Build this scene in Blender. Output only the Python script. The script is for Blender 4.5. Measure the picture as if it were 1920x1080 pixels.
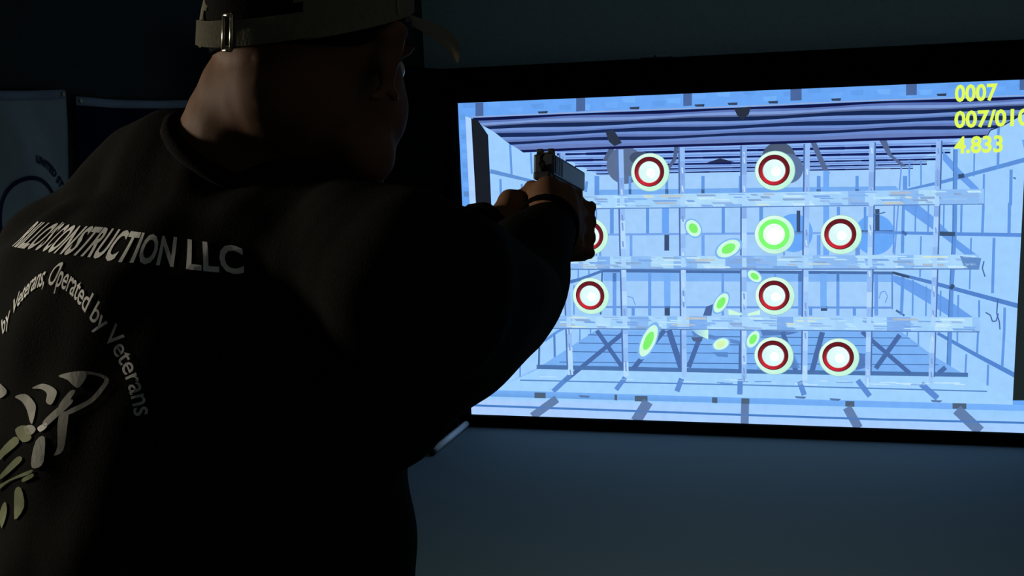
import bpy, bmesh, math, random
from mathutils import Vector, Matrix
from mathutils.bvhtree import BVHTree

for o in list(bpy.data.objects):
    bpy.data.objects.remove(o)
scene = bpy.context.scene
COL = scene.collection

# ------------------------------------------------------------------ main measures
LAMP_W, LAMP_P, LAMP_T = 65.0, (-1.52, -4.96, 1.78), (-0.25, -5.0, 1.50)
FLOOR_FILL_W = 40.0
TORSO_AZ = 27.0
TORSO_C = (-0.113, -4.946, 0)
TORSO_SECS = [(0.90, .195, .150, 0, -.01), (0.98, .205, .160, 0, -.01), (1.08, .208, .165, 0, 0), (1.20, .212, .165, 0, -.005), (1.30, .220, .165, 0, -.01),
              (1.40, .225, .160, 0, -.01), (1.50, .222, .152, 0, -.005), (1.55, .205, .142, 0, 0), (1.585, .160, .115, 0, .02), (1.605, .10, .08, 0.0, .04)]
GUN_O = (0.1003, -4.4485, 1.5739)
SH_R, EL_R = (0.1545, -5.0744, 1.5327), (0.1376, -4.7788, 1.4760)
SH_L, EL_L = (-0.2506, -4.9126, 1.5336), (-0.0718, -4.6890, 1.4929)
HEAD_C, HEAD_AZ, HEAD_PITCH, HEAD_ROLL = (0.0220, -4.9438, 1.7120), 9.0, 4.0, 0.0
NECK_0, NECK_1 = (-0.0133, -4.9599, 1.6730), (-0.0404, -4.9539, 1.6259)
COLLAR_T = 0.12
BRIM_R, BRIM_Z = 0.084, 0.053
AXIS_F = 0.0
SHIRT_EXTRA_L = [((-0.0470, -4.9586, 1.6078), .066), ((-0.1225, -4.9374, 1.6128), .062), ((-0.1533, -4.9252, 1.6127), .055), ((-0.2165, -4.9092, 1.5608), .062), ((-0.2521, -4.9123, 1.5387), .067)]
SHIRT_CHAINS = [[((-0.0064, -4.9732, 1.5739), .066), ((0.0668, -5.0092, 1.5454), .07), ((0.1545, -5.0744, 1.5327), .076)],
                [((0.0950, -5.0000, 1.4161), .05), ((0.1317, -5.0346, 1.4650), .052), ((0.1426, -4.9471, 1.4669), .05), ((0.1404, -4.7903, 1.4647), .05)],
                [((-0.1825, -4.9681, 1.5247), .078), ((-0.1003, -4.9859, 1.5297), .07), ((0.0031, -4.9988, 1.5271), .085), ((0.1034, -5.0342, 1.5199), .08)]]
LINE1, LINE1_H = [(0.0, -0.108, 1.5630), (0.14, -0.072, 1.5622), (0.31, -0.022, 1.5616), (0.48, 0.056, 1.5612), (0.72, 0.153, 1.558), (0.84, 0.192, 1.5547), (0.93, 0.224, 1.551), (1.0, 0.248, 1.5475)], 0.92
ARC = (0.05, 1.431, 0.108, -54, 82)
EMBLEM = [
    ('print_grey', [(0.0721, 1.4703), (0.091, 1.4749), (0.1062, 1.4766), (0.1107, 1.4743), (0.1025, 1.4647), (0.0963, 1.4643), (0.0864, 1.4688)]),
    ('print_grey', [(0.105, 1.4766), (0.1228, 1.4757), (0.1331, 1.4714), (0.1266, 1.4623), (0.1145, 1.4526), (0.0897, 1.4426), (0.087, 1.4452), (0.1114, 1.4551), (0.123, 1.4644), (0.1285, 1.4711), (0.1197, 1.4739), (0.1096, 1.4747)]),
    ('print_grey', [(0.0223, 1.4556), (0.04, 1.4608), (0.0572, 1.4615), (0.071, 1.4593), (0.071, 1.4541), (0.065, 1.4479), (0.0551, 1.4491), (0.0547, 1.455), (0.0421, 1.4568)]),
    ('print_grey', [(-0.0098, 1.4456), (0.0094, 1.4498), (0.0279, 1.4458), (0.0353, 1.4413), (0.0332, 1.43), (0.0263, 1.4302), (0.0155, 1.438), (0.0031, 1.4434)]),
    ('print_grey', [(0.0769, 1.4476), (0.0911, 1.4544), (0.0938, 1.4517), (0.0719, 1.4374), (0.0599, 1.4311), (0.0544, 1.4338)]),
    ('print', [(0.0453, 1.4281), (0.0597, 1.4335), (0.0613, 1.4305), (0.0511, 1.4256)]),
    ('print_green', [(-0.033, 1.3985), (-0.0039, 1.4141), (0.0068, 1.4104), (-0.0238, 1.3959), (-0.0342, 1.3906)]),
    ('print_green', [(-0.0362, 1.3782), (0.0039, 1.3987), (0.0145, 1.3977), (-0.0157, 1.383), (-0.045, 1.3708)]),
    ('print_green', [(-0.0431, 1.3676), (0.0169, 1.3878), (0.0344, 1.3927), (0.0251, 1.3873), (-0.0189, 1.3746), (-0.0499, 1.3613)]),
    ('print_green', [(-0.004, 1.4195), (0.0167, 1.4257), (0.0347, 1.4187), (0.0149, 1.4124)]),
    ('print_grey', [(0.0438, 1.4175), (0.0586, 1.4222), (0.0538, 1.4019), (0.0405, 1.3949), (0.0328, 1.3969)]),
    ('print_grey', [(0.0776, 1.4403), (0.0891, 1.4445), (0.0882, 1.433), (0.0813, 1.4142), (0.0684, 1.4086), (0.0749, 1.417)]),
    ('print_grey', [(0.0873, 1.4581), (0.0939, 1.4618), (0.0965, 1.4595), (0.0829, 1.4476), (0.0768, 1.4483)]),
    ('print_grey', [(0.016, 1.4246), (0.0314, 1.4281), (0.0422, 1.4264), (0.0341, 1.4211), (0.0227, 1.4206)]),
    ('print_green', [(0.012, 1.382), (0.0334, 1.3894), (0.0323, 1.3861), (0.0122, 1.379)]),
    ('print_green', [(-0.0109, 1.3667), (0.0059, 1.373), (0.0096, 1.3574), (-0.0142, 1.3427)]),
    ('print_green', [(-0.0593, 1.337), (-0.04, 1.3527), (-0.0369, 1.3439), (-0.0534, 1.3266)]),
    ('print_grey', [(-0.0487, 1.4526), (-0.0281, 1.4496), (-0.0319, 1.4442), (-0.0482, 1.4405)]),
]
FLAG_SEAL = (-3.185, 1.403, 0.17)
FLAG_ARC = -45

# ------------------------------------------------------------------ camera
cam = bpy.data.cameras.new('camera')
cam.sensor_width = 36.0
cam.lens = 41.2500
cam.clip_start = 0.05
cam_o = bpy.data.objects.new('camera', cam)
COL.objects.link(cam_o)
cam_rot = Matrix([[0.962229, -0.003057, 0.272224], [0.269537, 0.151299, -0.95103], [-0.03828, 0.988483, 0.146409]])
cam_o.matrix_world = Matrix.Translation((0.45845, -5.87861, 1.65871)) @ cam_rot.to_4x4()
scene.camera = cam_o

# ------------------------------------------------------------------ world, lamps, exposure
world = bpy.data.worlds.new('world')
scene.world = world
world.use_nodes = True
bg = world.node_tree.nodes['Background']
bg.inputs[0].default_value = (0.30, 0.40, 0.5, 1)
bg.inputs[1].default_value = 0.0
vs = scene.view_settings
vs.view_transform = 'Standard'
vs.look = 'None'
vs.exposure = 0.0
vs.gamma = 1.0
vs.use_curve_mapping = False

# ------------------------------------------------------------------ helpers
def lin(c):
    out = []
    for v in c[:3]:
        v /= 255.0
        out.append(v / 12.92 if v <= 0.04045 else ((v + 0.055) / 1.055) ** 2.4)
    return out

def mat(name, col, rough=0.6, noise=0.0, scale=40.0, metal=0.0, bump=0.0, spec=0.5, sheen=0.0):
    """Principled material with a procedural colour variation and fine relief."""
    m = bpy.data.materials.new(name)
    m.use_nodes = True
    nt = m.node_tree
    b = nt.nodes['Principled BSDF']
    b.inputs['Roughness'].default_value = rough
    b.inputs['Metallic'].default_value = metal
    b.inputs['Specular IOR Level'].default_value = spec
    if sheen:
        b.inputs['Sheen Weight'].default_value = sheen
    tc = nt.nodes.new('ShaderNodeTexCoord')
    nz = nt.nodes.new('ShaderNodeTexNoise')
    nz.inputs['Scale'].default_value = scale
    nz.inputs['Detail'].default_value = 5
    nt.links.new(tc.outputs['Object'], nz.inputs['Vector'])
    ramp = nt.nodes.new('ShaderNodeValToRGB')
    lo = [max(0, c * (1 - noise)) for c in col[:3]]
    hi = [min(1, c * (1 + noise)) for c in col[:3]]
    ramp.color_ramp.elements[0].position = 0.3
    ramp.color_ramp.elements[1].position = 0.7
    ramp.color_ramp.elements[0].color = (*lo, 1)
    ramp.color_ramp.elements[1].color = (*hi, 1)
    nt.links.new(nz.outputs['Fac'], ramp.inputs['Fac'])
    nt.links.new(ramp.outputs['Color'], b.inputs['Base Color'])
    if bump:
        bp = nt.nodes.new('ShaderNodeBump')
        bp.inputs['Strength'].default_value = bump
        bp.inputs['Distance'].default_value = 0.002
        nt.links.new(nz.outputs['Fac'], bp.inputs['Height'])
        nt.links.new(bp.outputs['Normal'], b.inputs['Normal'])
    return m

MT = {}
MT['carpet'] = mat('carpet', (0.135, 0.17, 0.185), 0.95, 0.18, 900, bump=0.5, spec=0.1)
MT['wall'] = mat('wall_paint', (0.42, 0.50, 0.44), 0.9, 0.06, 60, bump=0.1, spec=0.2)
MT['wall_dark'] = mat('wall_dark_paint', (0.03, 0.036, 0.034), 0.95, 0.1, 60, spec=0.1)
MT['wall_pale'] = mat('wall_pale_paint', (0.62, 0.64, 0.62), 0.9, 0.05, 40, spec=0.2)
MT['ceiling'] = mat('ceiling_paint', (0.70, 0.71, 0.68), 0.95, 0.05, 30, spec=0.1)
MT['black_frame'] = mat('black_felt_frame', (0.0022, 0.0022, 0.0022), 0.95, 0.2, 200, spec=0.02)
MT['velvet'] = mat('black_velvet', (0.0030, 0.0030, 0.0032), 1.0, 0.3, 200, spec=0.0)
MT['lip'] = mat('dark_brown_lip', (0.03, 0.024, 0.02), 0.7, 0.1, 50, spec=0.2)
MT['tube'] = mat('white_tube', (0.62, 0.64, 0.66), 0.35, 0.04, 30)
MT['rubber'] = mat('black_rubber', (0.01, 0.01, 0.01), 0.6, 0.1, 80)
MT['cord'] = mat('grey_cord', (0.35, 0.35, 0.33), 0.7, 0.1, 200)
MT['skin'] = mat('skin', (0.135, 0.068, 0.036), 0.65, 0.08, 60, bump=0.08, spec=0.08)
MT['hair'] = mat('dark_hair', (0.006, 0.005, 0.004), 0.8, 0.4, 300, bump=0.3, spec=0.03)
MT['shirt'] = mat('black_cotton', (0.0085, 0.0083, 0.0072), 1.0, 0.25, 500, bump=0.3, spec=0.02)
MT['jeans'] = mat('dark_denim', (0.012, 0.014, 0.02), 0.9, 0.25, 400, bump=0.3, spec=0.1)
MT['cap'] = mat('tan_cap_cotton', (0.27, 0.25, 0.18), 0.95, 0.12, 500, bump=0.3, spec=0.1)
MT['brass'] = mat('pale_brass', (0.62, 0.55, 0.42), 0.3, 0.05, 60, metal=1.0)
MT['print'] = mat('white_shirt_print', (0.86, 0.85, 0.79), 0.85, 0.1, 150, spec=0.2)
MT['print_grey'] = mat('grey_shirt_print', (0.36, 0.36, 0.31), 0.85, 0.25, 60, spec=0.2)
MT['print_green'] = mat('green_shirt_print', (0.20, 0.22, 0.11), 0.85, 0.25, 60, spec=0.2)
MT['steel'] = mat('blued_steel', (0.10, 0.115, 0.125), 0.38, 0.1, 120, metal=0.7)
MT['polymer'] = mat('black_polymer', (0.012, 0.012, 0.012), 0.55, 0.15, 500, bump=0.2)
MT['eye'] = mat('eye_white', (0.7, 0.68, 0.65), 0.2, 0.03, 30)
MT['shoe'] = mat('brown_boot_leather', (0.05, 0.03, 0.02), 0.5, 0.2, 60)
MT['flag_white'] = mat('pale_flag_cloth', (0.60, 0.66, 0.60), 0.9, 0.06, 20, bump=0.2, spec=0.1)
MT['flag_blue'] = mat('dark_blue_flag_cloth', (0.006, 0.008, 0.035), 0.9, 0.1, 30, bump=0.2, spec=0.1)
MT['flag_ink'] = mat('dark_blue_ink', (0.012, 0.014, 0.05), 0.9, 0.05, 20, spec=0.1)
MT['header'] = mat('white_canvas_header', (0.5, 0.55, 0.6), 0.9, 0.05, 200, spec=0.1)
MT['grommet'] = mat('brass_grommet', (0.25, 0.2, 0.1), 0.4, 0.05, 50, metal=1.0)
MT['plastic'] = mat('pale_plastic', (0.42, 0.40, 0.40), 0.5, 0.05, 50)

def link_mesh(name, bm, material, parent=None, smooth=False):
    me = bpy.data.meshes.new(name)
    bmesh.ops.recalc_face_normals(bm, faces=bm.faces[:])
    bm.to_mesh(me)
    bm.free()
    if material:
        me.materials.append(material)
    if smooth:
        for p in me.polygons:
            p.use_smooth = True
    o = bpy.data.objects.new(name, me)
    COL.objects.link(o)
    if parent:
        o.parent = parent
        o.matrix_parent_inverse = parent.matrix_world.inverted()
    return o

def empty(name, loc):
    o = bpy.data.objects.new(name, None)
    COL.objects.link(o)
    o.location = loc
    o.matrix_world = Matrix.Translation(loc)
    return o

def tag(o, label, cat=None, group=None, kind=None):
    o['label'] = label
    if cat: o['category'] = cat
    if group: o['group'] = group
    if kind: o['kind'] = kind
    return o

def box(bm, c, s, rot=None, bevel=0.0):
    m = Matrix.Translation(c)
    if rot is not None:
        m = m @ rot.to_4x4()
    r = bmesh.ops.create_cube(bm, size=1.0, matrix=m @ Matrix.Diagonal((*s, 1)))
    if bevel:
        es = list({e for v in r['verts'] for e in v.link_edges})
        bmesh.ops.bevel(bm, geom=es, offset=bevel, segments=2, affect='EDGES', profile=0.6)

class Vol:
    """closed shapes gathered as plain vertex and face lists, to be fused later"""
    def __init__(self):
        self.v = []; self.f = []
_UNIT = {}
def unit_ball(u, v):
    if (u, v) not in _UNIT:
        vs_ = [(0, 0, 1)]
        for j in range(1, v):
            e = math.pi * j / v
            vs_ += [(math.sin(e) * math.cos(2 * math.pi * i / u), math.sin(e) * math.sin(2 * math.pi * i / u), math.cos(e)) for i in range(u)]
        vs_.append((0, 0, -1)); fs_ = []
        for i in range(u):
            fs_.append((0, 1 + i, 1 + (i + 1) % u))
            for j in range(v - 2):
                a = 1 + j * u; b = a + u
                fs_.append((a + i, b + i, b + (i + 1) % u, a + (i + 1) % u))
            a = 1 + (v - 2) * u
            fs_.append((len(vs_) - 1, a + (i + 1) % u, a + i))
        _UNIT[(u, v)] = ([Vector(q) for q in vs_], fs_)
    return _UNIT[(u, v)]
def ball(bm, c, r, axes=None, u=16, v=10):
    """ellipsoid; r scalar or 3 radii along axes (3x3 matrix columns)"""
    rr = (r, r, r) if isinstance(r, (int, float)) else r
    m = (axes if axes is not None else Matrix.Identity(3)) @ Matrix.Diagonal(rr)
    vs_, fs_ = unit_ball(u, v)
    c = Vector(c)
    pts = [c + m @ q for q in vs_]
    if isinstance(bm, Vol):
        n = len(bm.v); bm.v += pts; bm.f += [tuple(k + n for k in f) for f in fs_]
    else:
        vv = [bm.verts.new(q) for q in pts]
        for f in fs_: bm.faces.new([vv[k] for k in f])

def limb(bm, pts, u=14, v=8):
    """chain of overlapping balls through (point, radius) nodes: a tapering limb"""
    for (a, ra), (b, rb) in zip(pts[:-1], pts[1:]):
        a = Vector(a); b = Vector(b)
        n = max(2, int((b - a).length / (0.35 * min(ra, rb))))
        for i in range(n + 1):
            t = i / n
            ball(bm, a.lerp(b, t), ra + (rb - ra) * t, None, u, v)

def tube(bm, pts, r, seg=10, cap=True):
    pts = [Vector(p) for p in pts]
    rs = r if isinstance(r, (list, tuple)) else [r] * len(pts)
    rings = []
    up = Vector((0, 0, 1))
    for i, p in enumerate(pts):
        d = (pts[min(i + 1, len(pts) - 1)] - pts[max(i - 1, 0)]).normalized()
        a = d.cross(up)
        if a.length < 1e-3: a = d.cross(Vector((1, 0, 0)))
        a.normalize(); b = d.cross(a)
        rings.append([bm.verts.new(p + (a * math.cos(2 * math.pi * k / seg) + b * math.sin(2 * math.pi * k / seg)) * rs[i]) for k in range(seg)])
    for q, w in zip(rings[:-1], rings[1:]):
        for k in range(seg):
            bm.faces.new((q[k], q[(k + 1) % seg], w[(k + 1) % seg], w[k]))
    if cap:
        bm.faces.new(rings[0]); bm.faces.new(rings[-1][::-1])

def fuse(name, bm, voxel, smooth_it, material, parent=None, push=None):
    """union of all overlapping volumes in bm as ONE continuous smooth surface"""
    me = bpy.data.meshes.new(name + '_raw')
    me.from_pydata(bm.v, [], bm.f)
    o = bpy.data.objects.new(name + '_raw', me)
    COL.objects.link(o)
    md = o.modifiers.new('r', 'REMESH'); md.mode = 'VOXEL'; md.voxel_size = voxel
    ms = o.modifiers.new('s', 'SMOOTH'); ms.factor = 0.5; ms.iterations = smooth_it
    dg = bpy.context.evaluated_depsgraph_get()
    out = bpy.data.meshes.new_from_object(o.evaluated_get(dg))
    bpy.data.objects.remove(o); bpy.data.meshes.remove(me)
    out.name = name
    out.materials.clear(); out.materials.append(material)
    if push:
        co = [(v.co.copy(), v.normal.copy()) for v in out.vertices]
        out.vertices.foreach_set('co', [k for c, n in co for k in push(c, n)])
        out.update()
    for p in out.polygons: p.use_smooth = True
    ob = bpy.data.objects.new(name, out)
    COL.objects.link(ob)
    if parent:
        ob.parent = parent
        ob.matrix_parent_inverse = parent.matrix_world.inverted()
    return ob

def text_mesh(body, size, bold=0.0, shear=0.0, spacing=1.0):
    """lettering as flat triangles in the XY plane, centred on X"""
    cu = bpy.data.curves.new('lettering', 'FONT')
    cu.body = body; cu.size = size; cu.offset = bold; cu.shear = shear; cu.space_character = spacing
    cu.align_x = 'CENTER'; cu.resolution_u = 3
    o = bpy.data.objects.new('lettering', cu); COL.objects.link(o)
    dg = bpy.context.evaluated_depsgraph_get()
    dg.update()
    me = bpy.data.meshes.new_from_object(o.evaluated_get(dg))
    bpy.data.objects.remove(o); bpy.data.curves.remove(cu)
    return me

# ------------------------------------------------------------------ room shell
XL, XR, YB, YF, ZT = -1.68, 3.1, -8.2, 0.075, 2.75
def slab(name, c, s, m):
    bm = bmesh.new(); box(bm, c, s)
    return tag(link_mesh(name, bm, m), None, kind='structure') if False else _st(link_mesh(name, bm, m))
def _st(o):
    o['kind'] = 'structure'; return o
slab('floor', ((XL + XR) / 2, (YB + YF) / 2, -0.05), (XR - XL + 0.4, YF - YB + 0.4, 0.1), MT['carpet'])
slab('ceiling', ((XL + XR) / 2, (YB + YF) / 2, ZT + 0.05), (XR - XL + 0.4, YF - YB + 0.4, 0.1), MT['ceiling'])
slab('wall_front', ((XL + XR) / 2, YF + 0.05, ZT / 2), (XR - XL + 0.4, 0.1, ZT), MT['wall'])
slab('wall_back', ((XL + XR) / 2, YB - 0.05, ZT / 2), (XR - XL + 0.4, 0.1, ZT), MT['wall_pale'])
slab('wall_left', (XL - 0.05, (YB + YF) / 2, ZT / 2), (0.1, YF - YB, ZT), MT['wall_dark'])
slab('wall_right', (XR + 0.05, (YB + YF) / 2, ZT / 2), (0.1, YF - YB, ZT), MT['wall_pale'])

# ------------------------------------------------------------------ projection screen
PW, PB, PT = 1.48, 0.06105, 1.72605        # half width, bottom and top of the lit picture
screen = empty('projection_screen', (0, 0.07, 0))
tag(screen, 'large wide lit screen showing round targets on a rack, in a black frame', 'screen')
def rail(x0, x1, z0, z1, y0, y1, m, name='frame_rail'):
    bm = bmesh.new(); box(bm, ((x0 + x1) / 2, (y0 + y1) / 2, (z0 + z1) / 2), (x1 - x0, y1 - y0, z1 - z0), bevel=0.003)
    return link_mesh(name, bm, m, screen)
rail(-PW - 0.195, PW + 0.30, PT, 1.905, -0.03, 0.07, MT['black_frame'])
rail(-PW - 0.195, PW + 0.30, 0.0, PB, -0.03, 0.07, MT['black_frame'])
rail(-PW - 0.195, -PW, PB, PT, -0.03, 0.07, MT['black_frame'])
rail(PW, PW + 0.30, PB, PT, -0.03, 0.07, MT['black_frame'])
rail(-PW - 0.034, -PW - 0.006, PB + 0.01, PT - 0.01, -0.0345, -0.0300, MT['lip'], 'frame_lip')
bm = bmesh.new(); box(bm, (0, 0.016, (PB + PT) / 2), (2 * PW - 0.002, 0.016, PT - PB - 0.002))
link_mesh('screen_panel', bm, MT['black_frame'], screen)

# the picture: flat coloured shapes on the lit panel, drawn back to front in thin coats
HM = [0.0030180115, -2.6833576e-05, -4.2202334, 0.00011593915, -0.0031651136, 2.4212474, 0.00014073448, -7.8998698e-05]
def pic(x, y):
    """drawing grid -> panel coordinates in metres (X, Z)"""
    w = HM[6] * x + HM[7] * y + 1.0
    return ((HM[0] * x + HM[1] * y + HM[2]) / w, (HM[3] * x + HM[4] * y + HM[5]) / w)
emit = bpy.data.materials.new('lit_picture')
emit.use_nodes = True
nt = emit.node_tree
nt.nodes.clear()
em = nt.nodes.new('ShaderNodeEmission'); mo = nt.nodes.new('ShaderNodeOutputMaterial')
at = nt.nodes.new('ShaderNodeAttribute'); at.attribute_name = 'Col'
nz = nt.nodes.new('ShaderNodeTexNoise'); nz.inputs['Scale'].default_value = 22; nz.inputs['Detail'].default_value = 6
mp = nt.nodes.new('ShaderNodeMapRange'); mp.inputs[3].default_value = 0.90; mp.inputs[4].default_value = 1.10
tc = nt.nodes.new('ShaderNodeTexCoord')
mx = nt.nodes.new('ShaderNodeVectorMath'); mx.operation = 'SCALE'
nt.links.new(tc.outputs['Object'], nz.inputs['Vector'])
nt.links.new(nz.outputs['Fac'], mp.inputs[0])
nt.links.new(at.outputs['Color'], mx.inputs[0]); nt.links.new(mp.outputs[0], mx.inputs['Scale'])
nt.links.new(mx.outputs[0], em.inputs['Color'])
nt.links.new(em.outputs[0], mo.inputs['Surface'])
em.inputs['Strength'].default_value = 1.0

COAT = 0.00012
def clip(poly, cols):
    """keep a polygon inside the lit panel (Sutherland-Hodgman), colours carried along"""
    for ax, lim, sgn in ((0, -PW, 1), (0, PW, -1), (1, PB, 1), (1, PT, -1)):
        out = []; oc = []
        for i in range(len(poly)):
            a, b = poly[i - 1], poly[i]; ca, cb = cols[i - 1], cols[i]
            da, db = (a[ax] - lim) * sgn, (b[ax] - lim) * sgn
            if (da >= 0) != (db >= 0):
                t = da / (da - db)
                out.append((a[0] + (b[0] - a[0]) * t, a[1] + (b[1] - a[1]) * t))
                oc.append(tuple(ca[k] + (cb[k] - ca[k]) * t for k in range(3)))
            if db >= 0: out.append(b); oc.append(cb)
        poly, cols = out, oc
        if len(poly) < 3: return [], []
    return poly, cols
def coloured(name, shapes, parent):
    """shapes: (coat, [(X, Z)], [colour per corner]) -> one flat mesh with a corner colour attribute"""
    verts = []; faces = []; cols = []
    for coat, pts, cc in shapes:
        cc = list(cc) if len(cc) == len(pts) else [cc[0]] * len(pts)
        pts, cc = clip(list(pts), cc)
        if len(pts) < 3: continue
        n = len(verts)
        verts += [(x, 0.004 - coat * COAT, z) for x, z in pts]
        faces.append(list(range(n, n + len(pts))))
        cols += [(*lin(c), 1.0) for c in cc]
    me = bpy.data.meshes.new(name)
    me.from_pydata(verts, [], faces)
    ca = me.color_attributes.new('Col', 'FLOAT_COLOR', 'CORNER')
    ca.data.foreach_set('color', [v for c in cols for v in c])
    me.materials.append(emit)
    o = bpy.data.objects.new(name, me); COL.objects.link(o)
    o.parent = parent; o.matrix_parent_inverse = parent.matrix_world.inverted()
    return o
OUT = []; layer = [0]
random.seed(4)
def nl(): layer[0] += 1
def P(pts, col):
    OUT.append((layer[0], [pic(*t) for t in pts], col if isinstance(col, list) else [col]))
def L(pts, w, col, w2=None):
    """stroke along pts, width w to w2"""
    w2 = w if w2 is None else w2
    n = len(pts) - 1
    for i in range(n):
        (x0, y0), (x1, y1) = pts[i], pts[i + 1]
        d = math.hypot(x1 - x0, y1 - y0) or 1
        nx, ny = -(y1 - y0) / d, (x1 - x0) / d
        a = (w + (w2 - w) * i / n) / 2; b = (w + (w2 - w) * (i + 1) / n) / 2
        P([(x0 + nx * a, y0 + ny * a), (x1 + nx * b, y1 + ny * b), (x1 - nx * b, y1 - ny * b), (x0 - nx * a, y0 - ny * a)], col)
W=(158,207,255);M=(98,152,228);D=(70,108,168);DD=(58,82,120)
# 0 base facade
P([(830,180),(2040,130),(2040,830),(850,790)],(104,166,246)); nl()
# facade patches
for i in range(26):
    x=870+i*43+random.uniform(-8,8); y=190-(x-870)*.044+random.uniform(2,18)
    P([(x,y),(x+26,y-2),(x+24,y+9),(x+3,y+8)],random.choice([(110,172,250),(98,158,236),(114,178,252)]))
for i in range(9):
    y=215+i*18; P([(862+i*.8,y),(872+i*.8,y),(872+i*.8,y+10),(863+i*.8,y+10)],random.choice([(100,158,232),(112,172,248),(92,142,206)]))
nl()
for x,y,w in [(891,199,15),(1080,188,17),(1281,178,16),(1482,168,21),(1699,158,20),(1912,148,20)]:
    P([(x,y-6),(x+w,y-7),(x+w,y+20),(x,y+21)],(74,104,158))
# jamb, posts
P([(872,218),(884,222),(912,724),(897,724)],(176,212,255))
P([(1965,205),(1954,212),(1932,751),(1944,751)],(176,212,255)); nl()
# interior walls
P([(900,228),(1900,190),(1925,300),(1899,751),(936,724),(914,252)],W); nl()
# back wall slightly darker lilac
P([(1113,326),(1690,310),(1680,600),(1122,600)],(162,206,253)); nl()
# ceiling area with joists
P([(1030,283),(1800,258),(1700,313),(1125,329)],(140,182,246)); nl()
def cl(y0,th,x0,x1,xe0,xe1):
    pass
rows=[(284,4.5,1044,1800),(296,4,1060,1782),(307.5,3.2,1078,1762),(316,2.6,1100,1738),(323,2.2,1118,1712)]
for yc,th,x0,x1 in rows:
    k=-.022+ (yc-284)*.0001
    seg=14
    for i in range(seg):
        xa=x0+(x1-x0)*i/seg;xb=x0+(x1-x0)*(i+1)/seg
        t=th*(1+.35*random.uniform(-1,1))
        ya=yc+(xa-1300)*k;yb=yc+(xb-1300)*k
        P([(xa,ya-th/2),(xb,yb-t/2),(xb,yb+t/2),(xa,ya+th/2)],(18,30,92))
    P([(x0,yc+(x0-1300)*k-th/2-4),(x1,yc+(x1-1300)*k-th/2-4),(x1,yc+(x1-1300)*k-th/2-2),(x0,yc+(x0-1300)*k-th/2-2)],(108,142,214))
nl()
# slanted joist shadows
P([(1146,270),(1157,270),(1140,300),(1130,300)],(80,96,130))
P([(1264,274),(1272,274),(1268,300),(1255,318),(1249,318),(1262,296)],(82,100,140))
P([(1519,266),(1530,266),(1540,290),(1556,325),(1546,325),(1534,300)],(84,104,146))
P([(1649,264),(1662,262),(1672,290),(1700,312),(1690,312),(1664,290)],(84,104,146))
P([(1322,306),(1350,297),(1378,304)],(40,48,80))
# top target shadows
def disc(cx,cy,r,col,ry=None,n=28):
    import math
    ry=ry or r
    P([(cx+r*math.cos(2*math.pi*i/n),cy+ry*math.sin(2*math.pi*i/n)) for i in range(n)],col)
disc(1172,310,35,(92,112,148)); nl()
disc(1200,296,20,(66,82,112),12); disc(1460,298,32,(78,92,118)); nl()
disc(1478,316,28,(92,116,160)); nl()
# back wall: bands and mortar
P([(1125,356),(1680,349),(1690,365),(1115,370)],(116,172,242))
P([(1131,511),(1673,514),(1673,529),(1131,527)],(126,180,246))
disc(1488,437,36,(104,168,250)); disc(1640,440,38,(104,168,250)); nl()
def V(x,y0,y1,w,col=M,x2=None): L([(x,y0),(x2 or x,y1)],w,col)
for x,w in [(1119,9),(1181,5),(1250,5),(1318,6),(1388,6),(1535,7),(1607,6),(1697,8)]: V(x,330,366,w)
for x,w in [(1181,5),(1250,6),(1318,6),(1535,8),(1607,7)]: V(x,355,364,w,DD)
for x,w in [(1147,7),(1214,6),(1356,6),(1427,7),(1572,6),(1622,5)]: V(x,388,438,w)
V(1247.5,388,437,13,(106,164,246)); V(1549,320,480,11,(112,170,248)); V(1250,440,470,9,DD)
V(1497,395,438,7,DD); V(1645,392,436,8,DD)
L([(1120,440),(1690,436)],4,(118,166,236)); L([(1488,437),(1515,436)],5,D); L([(1603,435),(1675,435)],6,DD)
for x,w in [(1125,4),(1183,5),(1318,6),(1391,5),(1470,4),(1535,7),(1608,7)]: V(x,441,481,w,(112,164,240))
V(1608,465,480,8,D)
L([(1129,508),(1400,510),(1673,512)],5.5,(74,112,170))
for x,w in [(1152,7),(1218,6),(1355,5),(1453,4),(1500,7),(1571,6),(1643,7)]: V(x,512,592,w,(106,158,234))
for x,w in [(1152,7),(1500,7),(1571,5)]: V(x,512,528,w,D)
V(1251,512,575,12,(118,176,248)); V(1544,512,578,12,(118,176,248))
V(1251,574,592,10,DD); V(1545,574,583,12,DD)
L([(1132,576),(1671,577)],4,(104,154,228)); V(1187,577,592,6,M); V(1520,578,592,6,M); V(1602,578,592,6,M)
L([(1129,508),(1126,590)],3,D); L([(1673,512),(1673,580)],3,(90,140,215)); L([(1690,313),(1675,505)],3,(110,160,235))
# left wall
L([(956,267),(959,327)],4,M); L([(995,286),(997,326)],3.5,M); L([(919,321),(986,337),(1050,352)],8,(96,146,214),4)
L([(938,336),(939,372)],4.5,M); L([(978,345),(979,372)],4,M); L([(1025,300),(1028,345)],3,M)
L([(1060,531),(1090,523),(1129,508)],7,(78,122,190),5)
for x,y0,y1 in [(1084,505,523),(1104,505,517),(1118,330,480),(1076,535,590),(1087,617,640),(1107,617,628)]: V(x,y0,y1,2.5)
L([(1020,640),(1045,622),(1062,613)],5,M)
L([(1039,625),(1040,671)],4,(86,134,206)); L([(1011,650),(1010,690)],3.5,D); L([(975,684),(975,713)],3,M)
L([(1040,671),(1060,690)],5,D)
L([(1100,340),(1098,360)],5,M); L([(1092,395),(1092,480)],4,M);
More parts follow.
